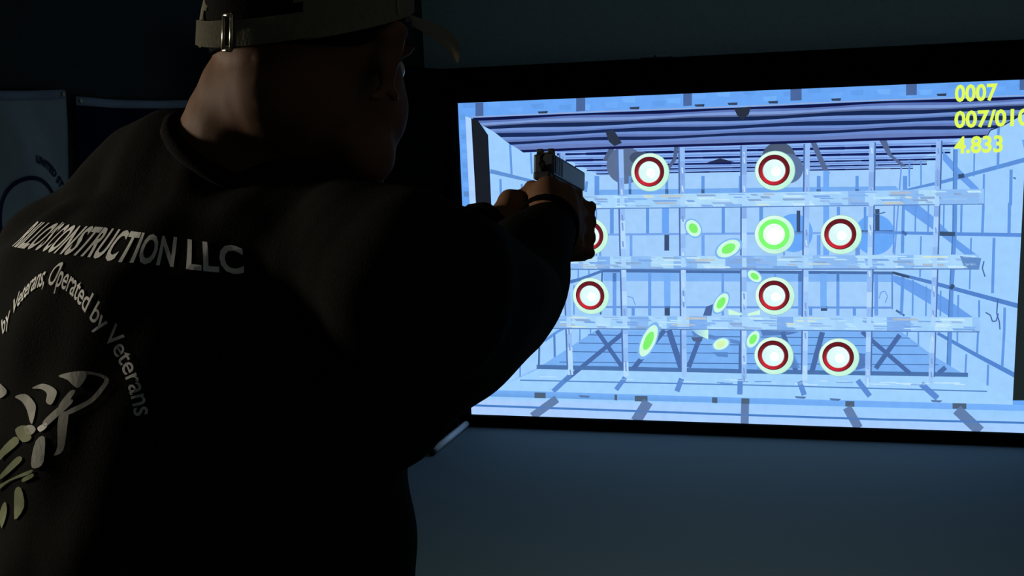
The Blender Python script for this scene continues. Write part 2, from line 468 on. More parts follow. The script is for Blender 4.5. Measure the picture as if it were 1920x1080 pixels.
# right wall bands then lines
B=(104,160,238)
P([(1768,282),(1800,318),(1842,360),(1826,360),(1794,330),(1768,300)],B)
P([(1697,384),(1722,384),(1751,407),(1791,447),(1832,478),(1809,478),(1782,455),(1749,430),(1697,393)],B)
P([(1673,515),(1713,527),(1747,544),(1778,562),(1824,595),(1782,595),(1738,567),(1698,543),(1673,527)],B)
nl()
L([(1792,280),(1790,437),(1784,548),(1779,690)],8,(94,148,224))
L([(1788.5,280),(1786.5,437),(1780.5,548),(1775.5,690)],2,D)
for x,y0,y1,w,x2 in [(1827,288,331,3,1826),(1873,236,316,5,1871),(1845,326,385,4,1844),(1896,318,385,6,1895),(1844,385,437,5,1842),(1893,380,438,6,1892),
  (1803,383,437,4,1802),(1770,383,437,3,1769),(1741,383,437,3,1740),(1717,383,437,3,1716),(1694,383,475,6,1692),(1677,383,475,3,1675),
  (1864,446,550,5.5,1861),(1821,446,543,3,1818),(1727,443,520,3,1725),(1836,563,595,4,1836),(1884,577,622,5,1883),(1797,553,594,3.5,1796),(1764,545,593,3,1763),
  (1737,537,593,3,1736),(1712,525,592,3,1711),(1693,517,591,6,1690),(1834,622,664,4,1832),(1883,622,690,5,1879),(1795,622,643,3,1795),(1722,622,652,3,1722),
  (1701,622,636,2.5,1701),(1812,664,706,3.5,1810),(1853,684,735,4,1851),(1727,300,352,3,1727),(1760,262,345,3,1760),(1705,300,350,3,1705)]:
    L([(x,y0),(x2,y1)],w,M)
L([(1700,356),(1768,341),(1920,300),(1990,280)],4,(92,144,218),11)
L([(1640,435),(1700,437),(1917,441),(1990,443)],4,(92,144,222),9)
L([(1673,511),(1747,530),(1910,574),(1960,588)],5,(82,130,204),11)
L([(1758,625),(1831,666),(1903,704)],6,(84,134,210),9)
L([(1680,582),(1696,592)],4,D)
nl()
for pts,w,c in [([(1673,511),(1705,520)],5,DD),([(1762,438),(1791,439)],8,(56,84,116)),([(1782,536),(1788,540)],10,DD),([(1797,331),(1808,329)],8,DD),([(1691,434),(1700,440)],6,D),
   ([(1845,490),(1842,503),(1847,519)],2.5,D),([(1848,586),(1857,591),(1861,603),(1868,602),(1872,588)],2.5,D),([(1871,560),(1869,588),(1874,604),(1875,618)],2.5,D),
   ([(1900,333),(1905,335)],3,D),([(1648,560),(1652,548),(1660,546),(1664,556),(1660,568)],1.5,M),([(1176,556),(1186,558),(1191,572)],1.5,M),
   ([(1480,548),(1484,560)],1.2,M),([(1640,403),(1660,398)],2,D)]: L(pts,w,c)
# floor
nl()
P([(1118,619),(1690,622),(1745,664),(1822,711),(1899,751),(1899,760),(930,744),(937,725),(1009,690)],[(122,178,246)]*9)
nl()
P([(1009,692),(1822,705),(1899,752),(1899,762),(920,746),(937,725)],(160,210,255))
nl()
for y in (632,647,663,682): 
    e=(y-620)*.93
    L([(1115-e*1.15,y-4+ (y-632)*.02),(1400,y),(1693+e*1.15,y+2)],1.6,D)
L([(1006,688),(1400,696.5),(1815,703)],8,(76,116,174)); 
L([(975,713),(1400,722),(1851,734)],2.4,(86,134,200))
for pts,w in [([(1119,620),(1167,689)],8),([(1168,625),(1058,715)],8),([(1254,619),(1278,693)],11),([(1246,619),(1186,693)],9),([(1312,633),(1291,689)],9),([(1389,640),(1388,700)],7),
   ([(1467,622),(1493,698)],9),([(1542,623),(1522,698)],10),([(1616,622),(1640,643),(1707,701)],8),([(1687,628),(1642,691)],9),([(1773,689),(1760,700)],9)]: L(pts,w,(74,108,168))
for pts,w in [([(1070,703),(1037,734)],9),([(1172,708),(1155,731)],9),([(1278,710),(1269,734)],10),([(1388,711),(1387,740)],10),([(1499,715),(1508,741)],10),([(1608,713),(1631,743)],10),([(1727,720),(1758,747)],11)]:
    L(pts,w,(92,140,212))
P([(1600,660),(1622,664),(1622,690),(1605,694)],(84,124,190)); P([(1430,650),(1478,640),(1500,690),(1420,692)],(96,144,214))
P([(1426,620),(1500,622),(1480,628),(1430,630)],(86,126,190)); P([(1296,620),(1390,640),(1386,646),(1300,630)],(96,140,206))
for i in range(30):
    x=random.uniform(1010,1800); y=706+(x-1010)*.015+random.uniform(0,8)
    L([(x,y),(x+random.uniform(10,35),y+.5)],random.uniform(1,2.5),random.choice([(110,160,225),(186,225,255),(196,232,255)]))
nl()
# ledge
P([(905,731),(1400,746),(1640,752),(1930,760),(2040,762),(2040,775),(1930,771),(1640,764),(1400,757),(895,743)],[(118,176,246)]+[(118,178,252)]*8+[(106,160,226)])
# apron
P([(895,743),(1400,757),(1640,764),(1930,771),(2040,775),(2040,830),(1900,812),(1400,799),(850,778),(886,752)],[(150,206,255)]*5+[(172,206,255)]*5)
nl()
for x,y,w in [(1002,736,21),(1190,742,24),(1390,747,15),(1585,752,17),(1786,756,26),(1152,740,5),(1335,745,10)]: P([(x,y),(x+w,y+.5),(x+w,y+11),(x,y+10.5)],(78,98,122))
L([(884,760),(1389,778),(1660,787),(1920,793),(2040,796)],4,(72,126,198))
for pts,w in [([(1044,748),(998,781)],15),([(1215,753),(1192,790)],20),([(1397,757),(1396,797)],15),([(1588,764),(1610,803)],17),([(1794,768),(1838,809)],20)]: L(pts,w,(98,126,172))
for x,y in [(1085,742),(1490,744),(1555,748),(1745,751)]: P([(x,y-1),(x+22,y),(x+18,y+4),(x+3,y+3)],(86,120,170))
nl()
# shutter
def shut(t):
    top=[(885,221),(1100,212),(1400,201),(1640,190),(1925,181),(1990,178)]
    bot=[(981,286),(1160,279),(1400,272),(1640,264),(1848,258),(1856,257)]
    return [(a[0]+(b[0]-a[0])*t,a[1]+(b[1]-a[1])*t) for a,b in zip(top,bot)]
bands=[(0,.07,(16,22,70)),(.07,.13,(92,118,184)),(.13,.2,(126,158,220)),(.2,.24,(92,110,158)),(.24,.34,(22,40,82)),(.34,.41,(116,150,216)),(.41,.46,(98,126,190)),(.46,.56,(24,42,88)),(.56,.62,(110,144,212)),(.62,.68,(100,124,186)),(.68,.76,(24,40,86)),(.76,.84,(108,140,208)),(.84,.93,(104,128,190)),(.93,1,(18,24,76))]
import math
for t0,t1,c in bands:
    dark=sum(c)<220
    A=shut(t0);Bq=shut(t1)
    n=24
    def at(poly,s):
        s*=len(poly)-1;i=min(int(s),len(poly)-2);f=s-i
        return (poly[i][0]+(poly[i+1][0]-poly[i][0])*f,poly[i][1]+(poly[i+1][1]-poly[i][1])*f)
    for i in range(n):
        def wob(pt,k):
            return (pt[0],pt[1]+ (1.4*math.sin(pt[0]/47.+k*9) if 0.05<k<.92 else 0))
        P([wob(at(A,i/n),t0),wob(at(A,(i+1)/n),t0),wob(at(Bq,(i+1)/n),t1),wob(at(Bq,i/n),t1)],c)
nl()
L([(885,219.5),(1100,210),(1400,199),(1640,188),(1925,179)],2.2,(150,172,216))
for x,y in [(1018,211),(1190,203),(1312,198),(1374,195),(1450,192),(1568,187),(1766,178)]: P([(x-10,y-2),(x+9,y-3),(x+8,y+2),(x-8,y+2)],(52,66,92))
P([(1135,247),(1150,243),(1160,258),(1166,268),(1152,274),(1142,266)],(44,54,74)); P([(1376,203),(1408,200),(1404,214),(1392,225),(1382,216)],(40,48,66))
P([(1848,258),(1856,243),(1880,236),(1930,206),(1990,190),(1990,240),(1920,262)],W)
nl()
L([(1873,238),(1871,262)],5,M); L([(1850,257),(1857,244),(1880,236),(1928,208)],2,(20,28,70))
# left dark post
P([(884,222),(896,226),(914,252),(936,724),(912,724)],(26,30,38))
P([(1934,200),(1956,212),(1932,751),(1899,751),(1922,300)],(30,38,40))
nl()
L([(914,252),(936,724)],1.8,(14,20,60)); L([(884,222),(912,724)],1.5,(14,20,60))
# posts of the rack
posts=[((1055,287),(1070,703)),((1164,280),(1174,706)),((1279,276),(1283,708)),((1395.5,273),(1395,711)),((1514,270),(1509,713)),((1635,267),(1627,716)),((1760,264),(1745.5,719))]
nl()
for k,(a,b) in enumerate(posts):
    side=-1 if k<3 else (1 if k>4 else -1)
    L([(a[0]+side*6,a[1]),(b[0]+side*6,b[1]-12)],3,(78,112,176))
    N=16
    for i in range(N):
        q=lambda t:(a[0]+(b[0]-a[0])*t,a[1]+(b[1]-a[1])*t)
        c=random.choice([(158,200,252),(172,212,255),(146,188,244),(182,220,255)]) 
        if i<5: c=random.choice([(136,176,236),(150,190,246)])
        L([q(i/N),q((i+1)/N)],9.5,c)
nl()
for k,(a,b) in enumerate(posts):
    for i in range(12):
        t=random.random();q=(a[0]+(b[0]-a[0])*t,a[1]+(b[1]-a[1])*t)
        P([(q[0]-2,q[1]),(q[0]+1,q[1]+1),(q[0]+2,q[1]+12),(q[0]-1,q[1]+11)],random.choice([(190,226,255),(128,166,228),(120,158,216)]))
nl()
# beams
beams=[((965,368.5),(1108,366),(1845,354),(1845,382),(1108,391),(965,392)),((1000,482),(1066,481),(1836,477),(1836,504),(1066,504.5),(1000,505)),((985,591),(1048,592),(1837,595),(1837,622),(1048,615.5),(985,615))]
for bm in beams:
    L([bm[5],bm[4],bm[3]],3,(84,124,190))
    P(list(bm),(150,198,250))
nl()
for bi,bm in enumerate(beams):
    x0,x1=bm[1][0]-60,bm[2][0]-2
    def yy(x,t):
        s=(x-bm[1][0])/(bm[2][0]-bm[1][0]); a=bm[1][1]+(bm[2][1]-bm[1][1])*s;b=bm[4][1]+(bm[3][1]-bm[4][1])*s
        return a+(b-a)*t
    x=x0
    while x<x1-20:
        w=random.uniform(18,46); w=min(w,x1-x)
        c=random.choice([(140,188,244),(162,210,252),(176,220,252),(128,176,240),(170,216,255)])
        P([(x,yy(x,.02)),(x+w,yy(x+w,.02)),(x+w,yy(x+w,.97)),(x,yy(x,.97))],c); x+=w
nl()
for bi,bm in enumerate(beams):
    x0,x1=bm[1][0]-50,bm[2][0]-30
    def yy(x,t):
        s=(x-bm[1][0])/(bm[2][0]-bm[1][0]); a=bm[1][1]+(bm[2][1]-bm[1][1])*s;b=bm[4][1]+(bm[3][1]-bm[4][1])*s
        return a+(b-a)*t
    for lane in range(5):
        x=x0+random.uniform(0,40)
        while x<x1:
            w=random.uniform(16,52); x2=min(x+w,x1+26); t=.05+lane*.18+random.uniform(0,.05); h=random.uniform(.08,.18)
            c=random.choice([(122,168,232),(132,180,242),(184,226,255),(198,234,252),(150,196,246),(136,170,214),(148,184,232)])
            per=((x-bm[1][0])%235)/235 if bi==0 else ((x-bm[1][0]+90)%215)/215
            if .3<per<.55 and random.random()<.55: c=random.choice([(204,222,210),(192,200,200),(172,188,208),(212,232,218)])
            P([(x,yy(x,t)),(x2-4,yy(x2,t+.02)),(x2,yy(x2,t+h)),(x+4,yy(x,t+h))],c)
            x=x2+random.uniform(6,40)
P([(1800,480),(1840,484),(1836,503),(1808,503)],(96,140,200))
nl()
# brightness of posts crossing lightly
for k,(a,b) in enumerate(posts):
    for bm in beams:
        t=(bm[1][1]+8-a[1])/(b[1]-a[1]); q=(a[0]+(b[0]-a[0])*t,a[1]+(b[1]-a[1])*t)
        P([(q[0]-4,q[1]-6),(q[0]+4,q[1]-6),(q[0]+5,q[1]+12),(q[0]-4,q[1]+12)],(172,214,255))
nl()
# shard pieces
G=(128,244,112);Mi=(206,252,226);Bl=(128,184,246)
def G1(pts,cols): P(pts,cols)
def shard(cx,cy,l,w,ang,g=G):
    a=math.radians(ang); ca,sa=math.cos(a),math.sin(a)
    for k,(s,c) in enumerate([(1,Bl),(.84,Mi),(.5,g)]):
        P([(cx+ca*l*s*math.cos(t*.2617994)-sa*w*s*math.sin(t*.2617994),cy+sa*l*s*math.cos(t*.2617994)+ca*w*s*math.sin(t*.2617994)) for t in range(24)],c); nl()
shard(1216,639,38,15,-66)
shard(1352,568,24,13,-58)
shard(1300,428,20,15,55)
shard(1366,466,28,17,-28)
shard(1415,518,17,11,35)
shard(1352,645,18,12,-20,(214,248,180))
shard(1412,636,20,12,-60)
for a_,b_ in [([(1296,618),(1328,618),(1328,636),(1310,628)],[Bl,Mi,Mi,Mi]),([(1366,580),(1392,586),(1392,591),(1366,590)],[Mi,Bl,Mi,Mi]),([(1402,588),(1425,581),(1425,590),(1402,592)],[Mi]*4)]: P(a_,b_)
P([(1318,592),(1324,575),(1337,570),(1334,592)],(74,104,160)); P([(1336,660),(1365,660),(1365,670),(1345,668)],(92,140,206)); P([(1296,632),(1318,632),(1316,640),(1300,640)],(80,100,140))
nl()
nl()
TOP = layer[0] + 1
coloured('lit_picture', OUT, screen)['label'] = 'pale blue brick room with shutter, beams and posts on the screen'

# round targets of the picture, one part each
def target(px, py, ring, hot=False):
    cx, cz = pic(px, py); r = 0.094
    sh = []
    def circ(k, rad, dx, dz, fn, n=40):
        pts = [(cx + dx + rad * math.cos(2 * math.pi * i / n), cz + dz + rad * math.sin(2 * math.pi * i / n)) for i in range(n)]
        sh.append((TOP + k, pts, [fn(2 * math.pi * i / n) for i in range(n)]))
    def mix(a, b, t): return tuple(a[k] + (b[k] - a[k]) * t for k in range(3))
    circ(0, r * 1.03, 0, 0, lambda a: (150, 205, 205))
    circ(1, r, 0, 0, lambda a: mix((196, 246, 222), (226, 255, 240), 0.5 + 0.5 * math.cos(a - 2.4)))
    if ring == 'red':
        circ(2, r * .80, -.004, .003, lambda a: (70, 22, 28))
        circ(3, r * .765, -.004, .003, lambda a: mix((104, 26, 36), (226, 44, 64), max(0, math.cos(a + 2.1)) ** 1.5))
        circ(4, r * .60, -.004, .003, lambda a: mix((70, 30, 36), (255, 210, 190), 0.5 + 0.5 * math.cos(a + 1.6)))
        circ(5, r * .565, -.004, .002, lambda a: mix((214, 250, 250), (236, 255, 255), 0.5 + 0.5 * math.cos(a - .6)))
        circ(6, r * .25, .004, -.004, lambda a: (255, 255, 255))
    else:
        circ(3, r * .80, -.002, .002, lambda a: (128, 252, 116))
        circ(5, r * .56, -.002, .002, lambda a: (240, 255, 246))
        circ(6, r * .40, .002, -.002, lambda a: (255, 255, 255))
    o = coloured('target_image', sh, screen)
    o['label'] = 'round white target with a %s ring' % ('bright green' if ring != 'red' else 'red')
for x, y in ((1219, 323), (1453, 320), (1106, 443), (1577, 440), (1108, 555), (1453, 555), (1451, 667), (1573, 670)):
    target(x, y, 'red')
target(1452, 440, 'green')

def score(body, x0, y0, x1, y1, kern=1.0):
    """yellow lettering drawn on the panel between two grid points (baseline), height from the grid"""
    a = Vector(pic(x0, y0)); b = Vector(pic(x1, y1))
    me = text_mesh(body, 1.0, 0.030, 0.0, kern)
    xs = [v.co.x for v in me.vertices]; x_lo, x_hi = min(xs), max(xs)
    ys = [v.co.y for v in me.vertices]; y_hi = max(ys)
    h = 0.076
    verts = [((a + (b - a) * ((v.co.x - x_lo) / (x_hi - x_lo))), v.co.y / y_hi * h) for v in me.vertices]
    pos = [(q.x, 0.004 - (TOP + 9) * COAT, q.y + t) for q, t in verts]
    fs = [list(p.vertices) for p in me.polygons]
    bpy.data.meshes.remove(me)
    out = bpy.data.meshes.new('score_text'); out.from_pydata(pos, [], fs)
    ca = out.color_attributes.new('Col', 'FLOAT_COLOR', 'CORNER')
    ca.data.foreach_set('color', [v for p in out.polygons for _ in p.vertices for v in (*lin((226, 252, 92)), 1.0)])
    out.materials.append(emit)
    o = bpy.data.objects.new('score_text', out); COL.objects.link(o)
    o.parent = screen; o.matrix_parent_inverse = screen.matrix_world.inverted()
    o['label'] = 'yellow digits reading ' + body
score('0007', 1790, 190, 1870, 187)
score('007/010', 1789, 239, 1930, 234)
score('4.833', 1789, 287, 1880, 284)

# little pale sensor on the top edge of the frame
sensor = empty('sensor_pod', (-0.44, 0.02, 1.905))
tag(sensor, 'small pale sensor pod on top edge of the black screen frame', 'sensor')
bm = bmesh.new(); ball(bm, (-0.44, 0.02, 1.913), (0.082, 0.03, 0.012), None, 24, 10); link_mesh('housing', bm, MT['plastic'], sensor, True)
bm = bmesh.new(); tube(bm, [(-0.44, -0.006, 1.913), (-0.44, -0.013, 1.913)], 0.006); link_mesh('lens', bm, MT['rubber'], sensor)

# ------------------------------------------------------------------ black drape on the left wall, tube and cord at its foot
drape = empty('black_drape', (-1.55, -1.2, 0))
tag(drape, 'black velvet drape hanging beside the left edge of the screen', 'drape')
bm = bmesh.new()
cols_ = []
N = 150
for i in range(N + 1):
    y = -0.035 - 2.2 * i / N
    x = -1.552 + 0.003 * math.sin(i * 0.45) + 0.002 * math.sin(i * 0.21)
    cols_.append([bm.verts.new((x, y, z)) for z in (0.003, 0.7, 1.4, 1.89)])
for a, b in zip(cols_[:-1], cols_[1:]):
    for k in range(3): bm.faces.new((a[k], b[k], b[k + 1], a[k + 1]))
bmesh.ops.solidify(bm, geom=bm.faces[:], thickness=0.003)
link_mesh('cloth', bm, MT['velvet'], drape, True)
bm = bmesh.new(); tube(bm, [(-1.55, -0.032, 1.892), (-1.55, -2.28, 1.892)], 0.012, 14); link_mesh('drape_rod', bm, MT['velvet'], drape, True)
bm = bmesh.new(); tube(bm, [(-1.55, -2.26, 1.892), (-1.55, -2.26, 0.0)], 0.012, 14); link_mesh('drape_post', bm, MT['velvet'], drape, True)

tb = empty('floor_tube', (-1.50, -0.3, 0))
tag(tb, 'slim white tube with a black end cap on the floor left of screen', 'tube')
bm = bmesh.new(); tube(bm, [(-1.497, -0.045, 0.019), (-1.503, -0.555, 0.019)], 0.017, 20); link_mesh('tube_body', bm, MT['tube'], tb, True)
bm = bmesh.new(); tube(bm, [(-1.503, -0.552, 0.019), (-1.5035, -0.582, 0.019)], 0.019, 20); link_mesh('end_cap', bm, MT['rubber'], tb, True)
bm = bmesh.new()
tube(bm, [(-1.5, -0.17, 0.036), (-1.502, -0.172, 0.09), (-1.499, -0.165, 0.14), (-1.507, -0.15, 0.22), (-1.513, -0.13, 0.34), (-1.512, -0.10, 0.5)], 0.0035, 8)
cord = link_mesh('hanging_cord', bm, MT['cord'], None, True)
tag(cord, 'thin grey cord dangling down the drape onto the white tube', 'cord')

# ------------------------------------------------------------------ light from the left, housed in an unseen wall lamp added for it
wl = empty('added_wall_lamp', (XL, LAMP_P[1], LAMP_P[2]))
tag(wl, 'added black cup shaped wall lamp, out of view, carrying the light from the left', 'lamp')
bm = bmesh.new(); tube(bm, [(XL, LAMP_P[1], LAMP_P[2]), (XL + 0.015, LAMP_P[1], LAMP_P[2])], 0.06, 24); link_mesh('backplate', bm, MT['rubber'], wl)
bm = bmesh.new(); tube(bm, [(XL + 0.014, LAMP_P[1], LAMP_P[2]), (LAMP_P[0] - 0.05, LAMP_P[1], LAMP_P[2])], 0.012, 12); link_mesh('arm', bm, MT['rubber'], wl)
bm = bmesh.new()
tube(bm, [(LAMP_P[0] - 0.055, LAMP_P[1], LAMP_P[2]), (LAMP_P[0] - 0.045, LAMP_P[1], LAMP_P[2]), (LAMP_P[0] + 0.05, LAMP_P[1], LAMP_P[2])], [0.03, 0.105, 0.125], 28, False)
bmesh.ops.solidify(bm, geom=bm.faces[:], thickness=0.003)
link_mesh('shade', bm, MT['rubber'], wl, True)
spot = bpy.data.lights.new('left_side_light', 'SPOT')
spot.energy = LAMP_W; spot.color = (1.0, 0.90, 0.74); spot.shadow_soft_size = 0.09
spot.spot_size = math.radians(100); spot.spot_blend = 0.8
spot_o = bpy.data.objects.new('left_side_light', spot); COL.objects.link(spot_o)
spot_o.matrix_world = Matrix.Translation(LAMP_P) @ (Vector(LAMP_T) - Vector(LAMP_P)).to_track_quat('-Z', 'Y').to_matrix().to_4x4()

# ------------------------------------------------------------------ added fill light, out of view in the ceiling, brightens the open floor
DL = (0.1, -2.85, ZT)
dl = empty('floor_fill', DL)
tag(dl, 'added unseen fill light in a round ceiling trim, brightening the carpet', 'lamp')
bm = bmesh.new()
tube(bm, [(DL[0], DL[1], ZT - 0.012), (DL[0], DL[1], ZT)], [0.09, 0.095], 28, False)
bmesh.ops.solidify(bm, geom=bm.faces[:], thickness=0.015)
link_mesh('trim_ring', bm, MT['plastic'], dl, True)
spot = bpy.data.lights.new('floor_fill_light', 'SPOT')
spot.energy = FLOOR_FILL_W; spot.color = (0.82, 1.0, 0.84); spot.shadow_soft_size = 0.06
spot.spot_size = math.radians(108); spot.spot_blend = 1.0
spot_o = bpy.data.objects.new('floor_fill_light', spot); COL.objects.link(spot_o)
spot_o.location = (DL[0], DL[1], ZT - 0.02)

# ------------------------------------------------------------------ flags on the left wall
def flag(name, y0, y1, zt, zb, mcloth, label, seed, sag):
    """cloth pinned to the wall; y0 is the end farther from the screen"""
    root = empty(name, (XL + 0.02, (y0 + y1) / 2, zb))
    tag(root, label, 'flag', 'flags hung on the left wall')
    rnd = random.Random(seed)
    nu, nv = 60, 36
    def surf(s, t, off=0.0):
        y = y0 + (y1 - y0) * s
        z = zt - (zt - zb) * t - sag * 4 * s * (1 - s) * (1 - 0.6 * t)
        x = XL + 0.022 + off + 0.010 * math.sin(9 * s + 2.2 * t + seed) * (0.3 + t) + 0.006 * math.sin(21 * s - 7 * t)
        return Vector((x, y, z))
    def sheet(t0, t1, off, m, nm):
        bm = bmesh.new(); g = []
        n = max(2, int(nv * (t1 - t0)))
        for j in range(n + 1):
            t = t0 + (t1 - t0) * j / n
            g.append([bm.verts.new(surf(i / nu, t, off)) for i in range(nu + 1)])
        for j in range(n):
            for i in range(nu): bm.faces.new((g[j][i], g[j][i + 1], g[j + 1][i + 1], g[j + 1][i]))
        bmesh.ops.solidify(bm, geom=bm.faces[:], thickness=-0.0012)
        return link_mesh(nm, bm, m, root, True)
    sheet(0, 1, 0.0, mcloth, 'cloth')
    sheet(0, 0.045, 0.0016, MT['header'], 'header_band')
    for s in (0.02, 0.98):
        c = surf(s, 0.022, 0.004); bm = bmesh.new()
        tube(bm, [c, c + Vector((0.002, 0, 0))], 0.006, 14); link_mesh('grommet', bm, MT['grommet'], root)
    return root, surf
f1, s1 = flag('white_flag', -3.85, -2.99, 1.775, 1.20, MT['flag_white'], 'pale flag with dark seal and arched lettering on the left wall', 1.0, 0.006)
f2, s2 = flag('navy_flag', -2.945, -2.10, 1.757, 1.20, MT['flag_blue'], 'dark navy flag with a pale top band on the left wall', 2.4, 0.012)
# lettering and seal on the pale flag, laid on its cloth
def on_flag(me_pts, faces, m, nm):
    vs_ = [s1((y + 3.85) / 0.86, (1.775 - z) / 0.575, 0.0024) for y, z in me_pts]
    me = bpy.data.meshes.new(nm); me.from_pydata(vs_, [], faces); me.materials.append(m)
    o = bpy.data.objects.new(nm, me); COL.objects.link(o); o.parent = f1; o.matrix_parent_inverse = f1.matrix_world.inverted()
    return o
SC, SZ, SR = FLAG_SEAL
me = text_mesh('UNITED STATES', 0.030, 0.0012)
pts = []
for v in me.vertices:
    a = -v.co.x / (SR + 0.012) + math.radians(FLAG_ARC)
    r = SR + 0.012 + v.co.y
    pts.append((SC - math.sin(a) * r, SZ + math.cos(a) * r))
on_flag(pts, [list(p.vertices) for p in me.polygons], MT['flag_ink'], 'flag_lettering')
bpy.data.meshes.remove(me)
pts = []; fs = []
for i in range(65):
    a = 2 * math.pi * i / 64
    pts += [(SC + math.cos(a) * (SR - 0.025), SZ + math.sin(a) * (SR - 0.025)), (SC + math.cos(a) * (SR - 0.037), SZ + math.sin(a) * (SR - 0.037))]
    if i < 64: fs.append((2 * i, 2 * i + 1, 2 * i + 3, 2 * i + 2))
on_flag(pts, fs, MT['flag_ink'], 'seal_ring')

# ------------------------------------------------------------------ person
def frame(az, pitch=0.0, roll=0.0):
    """columns: right, forward, up; az from +Y towards +X, pitch down positive"""
    a = math.radians(az); p = math.radians(pitch)
    f = Vector((math.sin(a) * math.cos(p), math.cos(a) * math.cos(p), -math.sin(p)))
    r = Vector((math.cos(a), -math.sin(a), 0))
    u = r.cross(f)
    m = Matrix((r, f, u)).transposed()
    return m @ Matrix.Rotation(math.radians(roll), 3, 'Y')
TF = frame(TORSO_AZ)
TR, TFW = TF.col[0].copy(), TF.col[1].copy()
TC = Vector(TORSO_C)
person = empty('person', (TC.x, TC.y, 0))
tag(person, 'person in black printed shirt and tan cap aiming a pistol at the screen', 'person')

def section(bm_rings, z, a, b, cr, cf, bm, n=40, e=2.3):
    c = TC + TR * cr + TFW * cf
    ring = []
    for k in range(n):
        t = 2 * math.pi * k / n
        ct, st = math.cos(t), math.sin(t)
        x = math.copysign(abs(ct) ** (2 / e), ct) * a
        y = math.copysign(abs(st) ** (2 / e), st) * b
        ring.append(len(bm.v)); bm.v.append(Vector((c.x + TR.x * x + TFW.x * y, c.y + TR.y * x + TFW.y * y, z)))
    bm_rings.append(ring)
def loft(bm, secs, shrink=0.0):
    rings = []
    for z, a, b, cr, cf in secs: section(rings, z, a - shrink, b - shrink, cr, cf, bm)
    n = len(rings[0])
    for q, w in zip(rings[:-1], rings[1:]):
        for k in range(n): bm.f.append((q[k], q[(k + 1) % n], w[(k + 1) % n], w[k]))
    bm.f.append(tuple(rings[0][::-1])); bm.f.append(tuple(rings[-1]))

# pistol pose: aims at the target lit up right of centre
AIM = Vector((pic(1450, 553)[0], 0.0, pic(1450, 553)[1]))
GO = Vector(GUN_O)                      # web of the hand, under the rear of the slide
gf = (AIM - GO).normalized()
gr = gf.cross(Vector((0, 0, 1))).normalized()
gu = gr.cross(gf)
GM = Matrix((gr, gf, gu)).transposed()
def G(r, f, u): return GO + gr * r + gf * f + gu * u

WR = G(0.020, -0.070, -0.060)           # right wrist
WL = G(-0.058, -0.052, -0.068)          # left wrist
SHR, ELR, SHL, ELL = Vector(SH_R), Vector(EL_R), Vector(SH_L), Vector(EL_L)
HC = Vector(HEAD_C)
HF = frame(HEAD_AZ, HEAD_PITCH, HEAD_ROLL)
def H(r, f, u): return HC + HF @ Vector((r, f, u))
N0, N1 = Vector(NECK_0), Vector(NECK_1)

def fingers(bm):
    # right hand
    ball(bm, G(0.026, -0.012, -0.046), (0.020, 0.036, 0.044), GM)
    ball(bm, G(0.010, -0.034, -0.030), (0.024, 0.022, 0.034), GM)
    limb(bm, [(G(0.034, 0.010, -0.018), 0.0105), (G(0.027, 0.045, -0.012), 0.0095), (G(0.018, 0.078, -0.012), 0.0085), (G(0.006, 0.092, -0.016), 0.0078)])
    for i in range(3):
        u = -0.036 - 0.0205 * i; k = (1.0, 0.98, 0.90)[i]
        limb(bm, [(G(0.036, 0.008, u), 0.0105), (G(0.036 * k, 0.046 * k, u - .002), 0.0098), (G(0.012, 0.070 * k, u - .003), 0.0092), (G(-0.020, 0.058 * k, u - .002), 0.0085), (G(-0.026, 0.036 * k, u), 0.0080)])
    limb(bm, [(G(0.004, -0.040, -0.022), 0.0135), (G(-0.016, -0.014, -0.010), 0.0115), (G(-0.023, 0.022, -0.006), 0.0100), (G(-0.023, 0.048, -0.006), 0.0085)])
    # left hand, wrapped over the right one
    ball(bm, G(-0.040, -0.004, -0.050), (0.017, 0.036, 0.038), GM)
    ball(bm, G(-0.040, -0.026, -0.040), (0.020, 0.022, 0.030), GM)
    for i in range(4):
        u = -0.026 - 0.0205 * i; k = (0.97, 1.0, 0.97, 0.88)[i]
        limb(bm, [(G(-0.046, 0.022, u), 0.0105), (G(-0.034, 0.064 * k, u), 0.0098), (G(0.0, 0.090 * k, u - .002), 0.0092), (G(0.030, 0.080 * k, u - .002), 0.0085), (G(0.046, 0.058 * k, u), 0.0078)])
    limb(bm, [(G(-0.040, -0.036, -0.032), 0.0135), (G(-0.038, 0.004, -0.020), 0.0115), (G(-0.033, 0.040, -0.016), 0.0100), (G(-0.029, 0.066, -0.014), 0.0085)])

# --- skin body: head, neck, trunk, arms, hands and legs as one surface
bm = Vol()
ball(bm, H(0, -0.006, 0.030), (0.076, 0.088, 0.086), HF, 28, 18)            # cranium
ball(bm, H(0, 0.030, -0.030), (0.064, 0.064, 0.080), HF, 24, 16)             # face
ball(bm, H(0, 0.028, -0.080), (0.055, 0.058, 0.040), HF, 24, 16)             # jaw
ball(bm, H(0, 0.070, -0.100), (0.026, 0.020, 0.020), HF)                     # chin
for s in (-1, 1):
    ball(bm, H(s * 0.040, 0.045, -0.040), (0.022, 0.032, 0.038), HF)         # cheek
    ball(bm, H(s * 0.049, 0.008, -0.082), (0.018, 0.036, 0.026), HF)         # jaw corner
    ball(bm, H(s * 0.032, 0.078, 0.014), (0.026, 0.014, 0.009), HF)          # brow
    for k in range(10):                                                      # ear rim
        a = math.pi * (0.15 + 1.35 * k / 9)
        ball(bm, H(s * (0.083 + 0.006 * math.sin(a)), -0.016 - 0.017 * math.cos(a + 0.9) * 1.0, -0.008 + 0.030 * math.sin(a + 0.2)), 0.0062, None, 8, 6)
    ball(bm, H(s * 0.078, -0.010, -0.006), (0.006, 0.014, 0.024), HF)        # ear bowl
    ball(bm, H(s * 0.079, 0.000, -0.034), (0.006, 0.007, 0.009), HF)         # ear lobe
